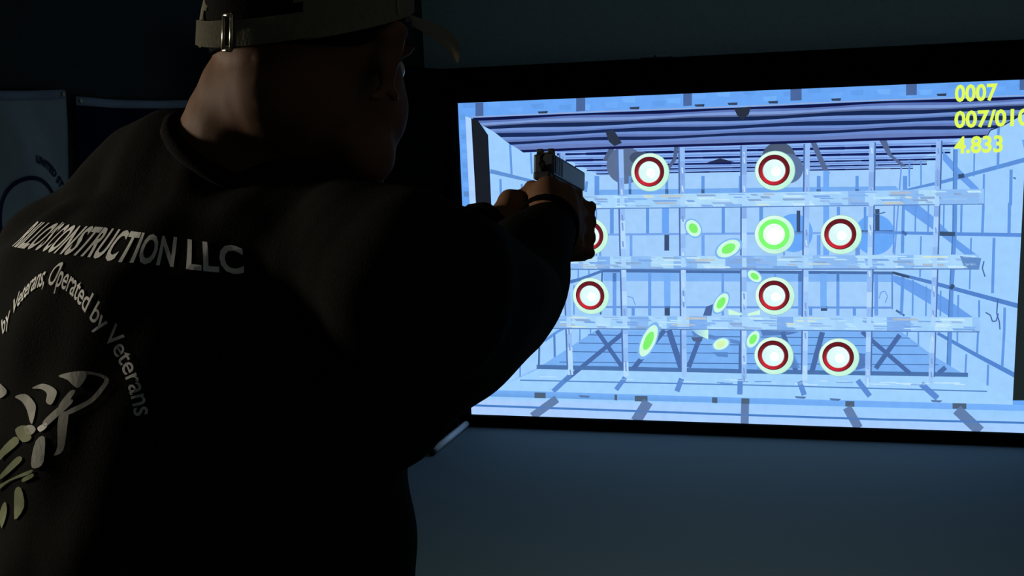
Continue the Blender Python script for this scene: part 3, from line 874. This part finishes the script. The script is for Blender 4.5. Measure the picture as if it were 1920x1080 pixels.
limb(bm, [(H(0, 0.090, 0.006), 0.009), (H(0, 0.106, -0.026), 0.012), (H(0, 0.098, -0.034), 0.013)])   # nose
for s in (-1, 1): ball(bm, H(s * 0.013, 0.094, -0.035), 0.009)
ball(bm, H(0, 0.088, -0.058), (0.025, 0.010, 0.006), HF); ball(bm, H(0, 0.087, -0.069), (0.022, 0.010, 0.007), HF)  # lips
limb(bm, [(H(0, -0.030, -0.030), 0.060), (N0, 0.062), (N1, 0.068)], 20, 12)
SECS = TORSO_SECS
loft(bm, SECS, 0.014)
fingers(bm)
limb(bm, [(SHR, 0.056), (SHR.lerp(ELR, .5), 0.048), (ELR, 0.040), (ELR.lerp(WR, .35), 0.042), (WR, 0.026), (G(0.018, -0.036, -0.048), 0.026)])
limb(bm, [(SHL, 0.056), (SHL.lerp(ELL, .5), 0.048), (ELL, 0.040), (ELL.lerp(WL, .35), 0.042), (WL, 0.026), (G(-0.042, -0.030, -0.050), 0.024)])
HIP = TC + TFW * -0.02
feet = []
for s, fx, ff in ((-1, -0.17, 0.20), (1, 0.19, -0.14)):
    hip = HIP + TR * 0.10 * s; foot = HIP + TR * fx + TFW * ff
    knee = hip.lerp(foot, 0.5) + TFW * 0.04
    legpts = [((hip.x, hip.y, 0.93), 0.095), ((knee.x, knee.y, 0.50), 0.062), ((foot.x, foot.y, 0.30), 0.056), ((foot.x, foot.y, 0.09), 0.040)]
    feet.append((foot, legpts, s))
    limb(bm, legpts)
    limb(bm, [((foot.x, foot.y, 0.055), 0.038), (Vector((foot.x, foot.y, 0.046)) + TFW * 0.13, 0.032)])
body = fuse('body', bm, 0.0052, 5, MT['skin'], person)
body['label'] = 'skin of head, neck and hands'
for s in (-1, 1):
    bm = bmesh.new(); ball(bm, H(s * 0.031, 0.080, -0.004), 0.0118, None, 16, 10); link_mesh('eye', bm, MT['eye'], body, True)

# hair: short shell over the back and sides of the head below the cap
bm = bmesh.new()
g = []
for j in range(21):
    row = []
    for i in range(49):
        az = -118 + 236 * i / 48
        low = -19 + 10 / (1 + math.exp(-(abs(az) - 78) / 5))          # hairline: lower at the nape than at the ears
        el = math.radians(78 + (low - 78) * j / 20); a = math.radians(az)
        row.append(bm.verts.new(H(math.sin(a) * math.cos(el) * 0.0800, -0.006 - math.cos(a) * math.cos(el) * 0.0925, 0.030 + math.sin(el) * 0.090)))
    g.append(row)
for j in range(20):
    for i in range(48): bm.faces.new((g[j][i], g[j][i + 1], g[j + 1][i + 1], g[j + 1][i]))
for v in [v for v in bm.verts if not v.link_faces]: bm.verts.remove(v)
bmesh.ops.solidify(bm, geom=bm.faces[:], thickness=0.004)
hair = link_mesh('hair', bm, MT['hair'], person, True); hair['label'] = 'short dark hair below the cap'

# --- shirt
bm = Vol()
loft(bm, SECS, 0.0)
limb(bm, SHIRT_EXTRA_L, 20, 12)
limb(bm, [(SHR, 0.074), (SHR.lerp(ELR, .45), 0.070), (ELR, 0.057), (ELR.lerp(WR, .4), 0.053), (ELR.lerp(WR, .93), 0.036)], 20, 12)
limb(bm, [(SHL, 0.074), (SHL.lerp(ELL, .45), 0.068), (ELL, 0.054), (ELL.lerp(WL, .4), 0.050), (ELL.lerp(WL, .93), 0.036)], 20, 12)
for chain in SHIRT_CHAINS: limb(bm, chain, 20, 12)
def folds(co, n):
    h = 0.0020 * math.sin(co.z * 62 + 9 * co.x + 14 * co.y + 2.0 * math.sin(co.x * 17)) + 0.0014 * math.sin(co.x * 88 - co.z * 47 + 21 * co.y)
    return co + n * h
shirt = fuse('shirt', bm, 0.007, 9, MT['shirt'], person, folds)
shirt['label'] = 'loose black long-sleeved shirt with white lettering on the back'
bm = bmesh.new()
cn = (N0 - N1).normalized()
ca_ = cn.cross(Vector((0, 1, 0))).normalized(); cb_ = cn.cross(ca_)
cc = N1.lerp(N0, COLLAR_T)
ringp = [cc + (ca_ * math.cos(2 * math.pi * k / 40) + cb_ * math.sin(2 * math.pi * k / 40)) * 0.0705 for k in range(41)]
tube(bm, ringp, 0.008, 8, False)
link_mesh('collar', bm, MT['shirt'], shirt, True)
for E, Wp, rr in ((ELR, WR, 0.037), (ELL, WL, 0.037)):
    d = (Wp - E).normalized(); bm = bmesh.new()
    tube(bm, [E.lerp(Wp, .90), E.lerp(Wp, .91), E.lerp(Wp, .985), E.lerp(Wp, .99)], [rr, rr + .003, rr + .0015, rr - .002], 24, False)
    bmesh.ops.solidify(bm, geom=bm.faces[:], thickness=0.003)
    link_mesh('cuff', bm, MT['shirt'], shirt, True)

# --- trousers and boots
bm = Vol()
loft(bm, [(0.84, .165, .13, 0, -.02), (0.95, .19, .145, 0, -.02), (1.0, .185, .142, 0, -.02)])
for foot, lp, s in feet: limb(bm, [(lp[0][0], .112), (lp[1][0], .082), (lp[2][0], .076), ((lp[3][0][0], lp[3][0][1], 0.12), .070)])
fuse('trousers', bm, 0.012, 6, MT['jeans'], person)['label'] = 'dark trousers'
for foot, lp, s in feet:
    bm = Vol()
    limb(bm, [((foot.x, foot.y, 0.10), 0.056), ((foot.x, foot.y, 0.056), 0.054)])
    limb(bm, [(Vector((foot.x, foot.y, 0.050)) - TFW * .03, 0.047), (Vector((foot.x, foot.y, 0.047)) + TFW * 0.15, 0.045)])
    b_ = fuse('boot', bm, 0.008, 4, MT['shoe'], person, lambda co, n: Vector((co.x, co.y, max(co.z, 0.002))))

# --- cap
def CAPP(az, el, k=1.0):
    """point on the crown; az 0 = back of head, el = angle above the rim"""
    a = math.radians(az); e = math.radians(el)
    fy = -math.cos(a) * math.cos(e)
    top = 0.105 if fy > 0 else 0.098
    return H(math.sin(a) * math.cos(e) * 0.0865 * k, -0.004 + fy * 0.098 * k, 0.026 + 0.028 * fy + math.copysign(abs(math.sin(e)) ** 0.9, e) * top * k)
bm = bmesh.new()
na, ne = 72, 18
g = [[bm.verts.new(CAPP(360 * i / na, 90 * j / ne)) for i in range(na)] for j in range(ne)]
tip = bm.verts.new(CAPP(0, 90))
for j in range(ne):
    for i in range(na):
        a = 360 * (i + .5) / na; a = a - 360 if a > 180 else a
        e = 90 * (j + .5) / ne
        if (a / 37.0) ** 2 + (e / 31.0) ** 2 < 1: continue            # arched opening above the strap
        i2 = (i + 1) % na
        if j == ne - 1: bm.faces.new((g[j][i], g[j][i2], tip))
        else: bm.faces.new((g[j][i], g[j][i2], g[j + 1][i2], g[j + 1][i]))
for v in [v for v in bm.verts if not v.link_faces]: bm.verts.remove(v)
bmesh.ops.solidify(bm, geom=bm.faces[:], thickness=0.002)
cap = link_mesh('cap', bm, MT['cap'], person, True); cap['label'] = 'tan baseball cap with a buckled strap at the back'
for k in range(6):                                                     # raised panel seams
    bm = bmesh.new()
    tube(bm, [CAPP(30 + 60 * k, e, 1.008) for e in range(34 if k in (0, 5) else 2, 90, 5)], 0.0014, 6)
    link_mesh('seam', bm, MT['cap'], cap, True)
bm = bmesh.new(); ball(bm, CAPP(0, 90, 1.01), (0.008, 0.008, 0.005), HF); link_mesh('button', bm, MT['cap'], cap, True)
def band(a0, a1, e0, e1, k, m, nm, n=24, th=0.0018):
    bm = bmesh.new(); lo = []; hi = []
    for i in range(n + 1):
        a = a0 + (a1 - a0) * i / n
        lo.append(bm.verts.new(CAPP(a, e0, k))); hi.append(bm.verts.new(CAPP(a, e1, k)))
    for i in range(n): bm.faces.new((lo[i], lo[i + 1], hi[i + 1], hi[i]))
    bmesh.ops.solidify(bm, geom=bm.faces[:], thickness=-th)
    return link_mesh(nm, bm, m, cap, True)
band(-40, 40, 0.5, 10.5, 1.012, MT['cap'], 'strap')
band(-40, -6, 0.7, 10.3, 1.034, MT['cap'], 'strap_tail')
bk = bmesh.new()
for a in (-6.5, -1.5): tube(bk, [CAPP(a, -.5, 1.045), CAPP(a, 12, 1.045)], 0.0017, 8)
for e in (-.5, 12): tube(bk, [CAPP(-6.5, e, 1.045), CAPP(-1.5, e, 1.045)], 0.0017, 8)
link_mesh('buckle', bk, MT['brass'], cap, True)['label'] = 'pale metal buckle'
bm = bmesh.new()                                                       # curved brim
g = []
for i in range(33):
    a = math.radians(-62 + 124 * i / 32)
    row = []
    for j in range(9):
        t = j / 8
        inner = Vector((math.sin(a) * 0.0865, -0.004 + math.cos(a) * 0.098, 0.026 + 0.028 * math.cos(a)))
        outer = Vector((math.sin(a) * 0.110, 0.074 + math.cos(a) * 0.098, BRIM_Z))
        q = inner.lerp(outer, t)
        w = q.x / BRIM_R
        q = q.lerp(Vector((BRIM_R * math.sin(w), q.y, q.z - BRIM_R * (1 - math.cos(w)))), 0.35 + 0.65 * t)
        row.append(bm.verts.new(H(*q)))
    g.append(row)
for i in range(32):
    for j in range(8): bm.faces.new((g[i][j], g[i][j + 1], g[i + 1][j + 1], g[i + 1][j]))
bmesh.ops.solidify(bm, geom=bm.faces[:], thickness=0.0035)
link_mesh('brim', bm, MT['cap'], cap, True)

# --- lettering and emblem printed on the back of the shirt (wrapped round the trunk)
bvh = BVHTree.FromPolygons([shirt.data.vertices[i].co.copy() for i in range(len(shirt.data.vertices))], [tuple(p.vertices) for p in shirt.data.polygons])
RB = 0.20
def wrap(s, z, off=0.0012):
    """s metres to the right of the spine along the back, z height -> point on the shirt"""
    a = s / RB
    d = (-TFW * math.cos(a) + TR * math.sin(a))
    c = Vector((TC.x, TC.y, z)) + TFW * AXIS_F
    h = bvh.ray_cast(c + d * 0.7, -d)
    p = h[0] if h[0] is not None else c + d * 0.17
    return p + d * off
def print_on(name, pts, faces, m, label=None, cuts=0, off=0.0012):
    bm = bmesh.new()
    vs_ = [bm.verts.new((x, y, 0)) for x, y in pts]
    for f in faces:
        try: bm.faces.new([vs_[i] for i in f])
        except ValueError: pass
    bmesh.ops.triangulate(bm, faces=bm.faces[:])
    for _ in range(cuts):
        es = [e for e in bm.edges if e.calc_length() > 0.008]
        if es: bmesh.ops.subdivide_edges(bm, edges=es, cuts=1); bmesh.ops.triangulate(bm, faces=bm.faces[:])
    for v in bm.verts: v.co = wrap(v.co.x, v.co.y, off)
    o = link_mesh(name, bm, m, shirt)
    if label: o['label'] = label
    return o
def me_data(me):
    d = ([(v.co.x, v.co.y) for v in me.vertices], [list(p.vertices) for p in me.polygons]); bpy.data.meshes.remove(me); return d
# first line of lettering: straight, slanted, along the upper back
me = text_mesh("RILLO'S CONSTRUCTION LLC", 0.030, 0.0008, 0.20, 1.04)
pts, fs = me_data(me)
xs = [p[0] for p in pts]; x_lo, x_hi = min(xs), max(xs)
def along(t):
    for (t0, s0, z0), (t1, s1_, z1) in zip(LINE1[:-1], LINE1[1:]):
        if t <= t1: break
    k = (t - t0) / (t1 - t0)
    return s0 + (s1_ - s0) * k, z0 + (z1 - z0) * k
line = []
for x, y in pts:
    s, z = along((x - x_lo) / (x_hi - x_lo))
    line.append((s, z + y * LINE1_H))
pts = line
print_on('back_lettering', pts, fs, MT['print'], 'white slanted company name across the shirt back', 2)
# second line: arched
me = text_mesh('by Veterans, Operated by Veterans', 0.024, 0.0002, 0.0, 0.98)
pts, fs = me_data(me)
xs = [p[0] for p in pts]; x_lo, x_hi = min(xs), max(xs)
ac, azc, ar, a0, a1 = ARC
out = []
for x, y in pts:
    a = math.radians(a0 + (a1 - a0) * (x - x_lo) / (x_hi - x_lo))
    out.append((ac + math.sin(a) * (ar + y), azc + math.cos(a) * (ar + y)))
print_on('arched_lettering', out, fs, MT['print'], 'white arched line of smaller lettering', 2)
# emblem: striped, feathered wing shapes below the arch
def rounded(poly, n=3):
    out = []
    for i in range(len(poly)):
        p0, p1, p2, p3 = (Vector(poly[(i + k) % len(poly)]) for k in (-1, 0, 1, 2))
        for j in range(n):
            t = j / n
            q = 0.5 * ((2 * p1) + (p2 - p0) * t + (2 * p0 - 5 * p1 + 4 * p2 - p3) * t * t + (3 * p1 - p0 - 3 * p2 + p3) * t ** 3)
            out.append((q.x, q.y))
    return out
for k, (m, poly) in enumerate(EMBLEM):
    poly = rounded(poly)
    print_on('emblem_piece', poly, [list(range(len(poly)))], MT[m], None, 3, 0.0014)

# ------------------------------------------------------------------ pistol in the hands
gun = empty('pistol', G(0, 0.02, -0.10))
tag(gun, 'dark semi-automatic pistol held in both hands towards the screen', 'pistol')
def gbox(bm, c, s, bevel=0.0, tilt=0.0):
    box(bm, G(*c), s, GM @ Matrix.Rotation(tilt, 3, 'X'), bevel)
bm = bmesh.new(); gbox(bm, (0, 0.070, 0.019), (0.0265, 0.178, 0.026), 0.003)
for i in range(7): gbox(bm, (0, -0.010 + 0.006 * i, 0.019), (0.0280, 0.0025, 0.021))
link_mesh('slide', bm, MT['steel'], gun)
bm = bmesh.new(); gbox(bm, (0.0, 0.072, 0.0), (0.024, 0.160, 0.013), 0.002); gbox(bm, (0, -0.018, 0.004), (0.022, 0.022, 0.010), 0.003)
link_mesh('frame', bm, MT['polymer'], gun)
bm = bmesh.new(); gbox(bm, (0, 0.004, -0.052), (0.028, 0.046, 0.100), 0.007, math.radians(-14)); link_mesh('grip', bm, MT['polymer'], gun)
bm = bmesh.new(); gbox(bm, (0, -0.009, -0.104), (0.030, 0.054, 0.010), 0.003, math.radians(-14)); link_mesh('magazine_base', bm, MT['polymer'], gun)
bm = bmesh.new(); tube(bm, [G(0, 0.158, 0.021), G(0, 0.165, 0.021)], 0.0075, 16); link_mesh('barrel', bm, MT['steel'], gun)
bm = bmesh.new(); tube(bm, [G(0, .036, -.008), G(0, .040, -.026), G(0, .058, -.034), G(0, .078, -.030), G(0, .086, -.008)], 0.0035, 8); link_mesh('trigger_guard', bm, MT['polymer'], gun, True)
bm = bmesh.new(); tube(bm, [G(0, .060, -.006), G(0, .063, -.016), G(0, .068, -.024)], 0.003, 8); link_mesh('trigger', bm, MT['steel'], gun, True)
bm = bmesh.new(); gbox(bm, (-0.007, -0.008, 0.0355), (0.008, 0.008, 0.008), 0.001); gbox(bm, (0.007, -0.008, 0.0355), (0.008, 0.008, 0.008), 0.001); gbox(bm, (0, -0.008, 0.033), (0.022, 0.008, 0.004))
link_mesh('rear_sight', bm, MT['polymer'], gun)
bm = bmesh.new(); gbox(bm, (0, 0.148, 0.035), (0.0035, 0.007, 0.007)); link_mesh('front_sight', bm, MT['polymer'], gun)
bm = bmesh.new(); tube(bm, [G(0, -0.018, 0.012), G(0, -0.030, 0.020), G(0, -0.030, 0.030)], 0.0045, 8); link_mesh('hammer', bm, MT['polymer'], gun, True)
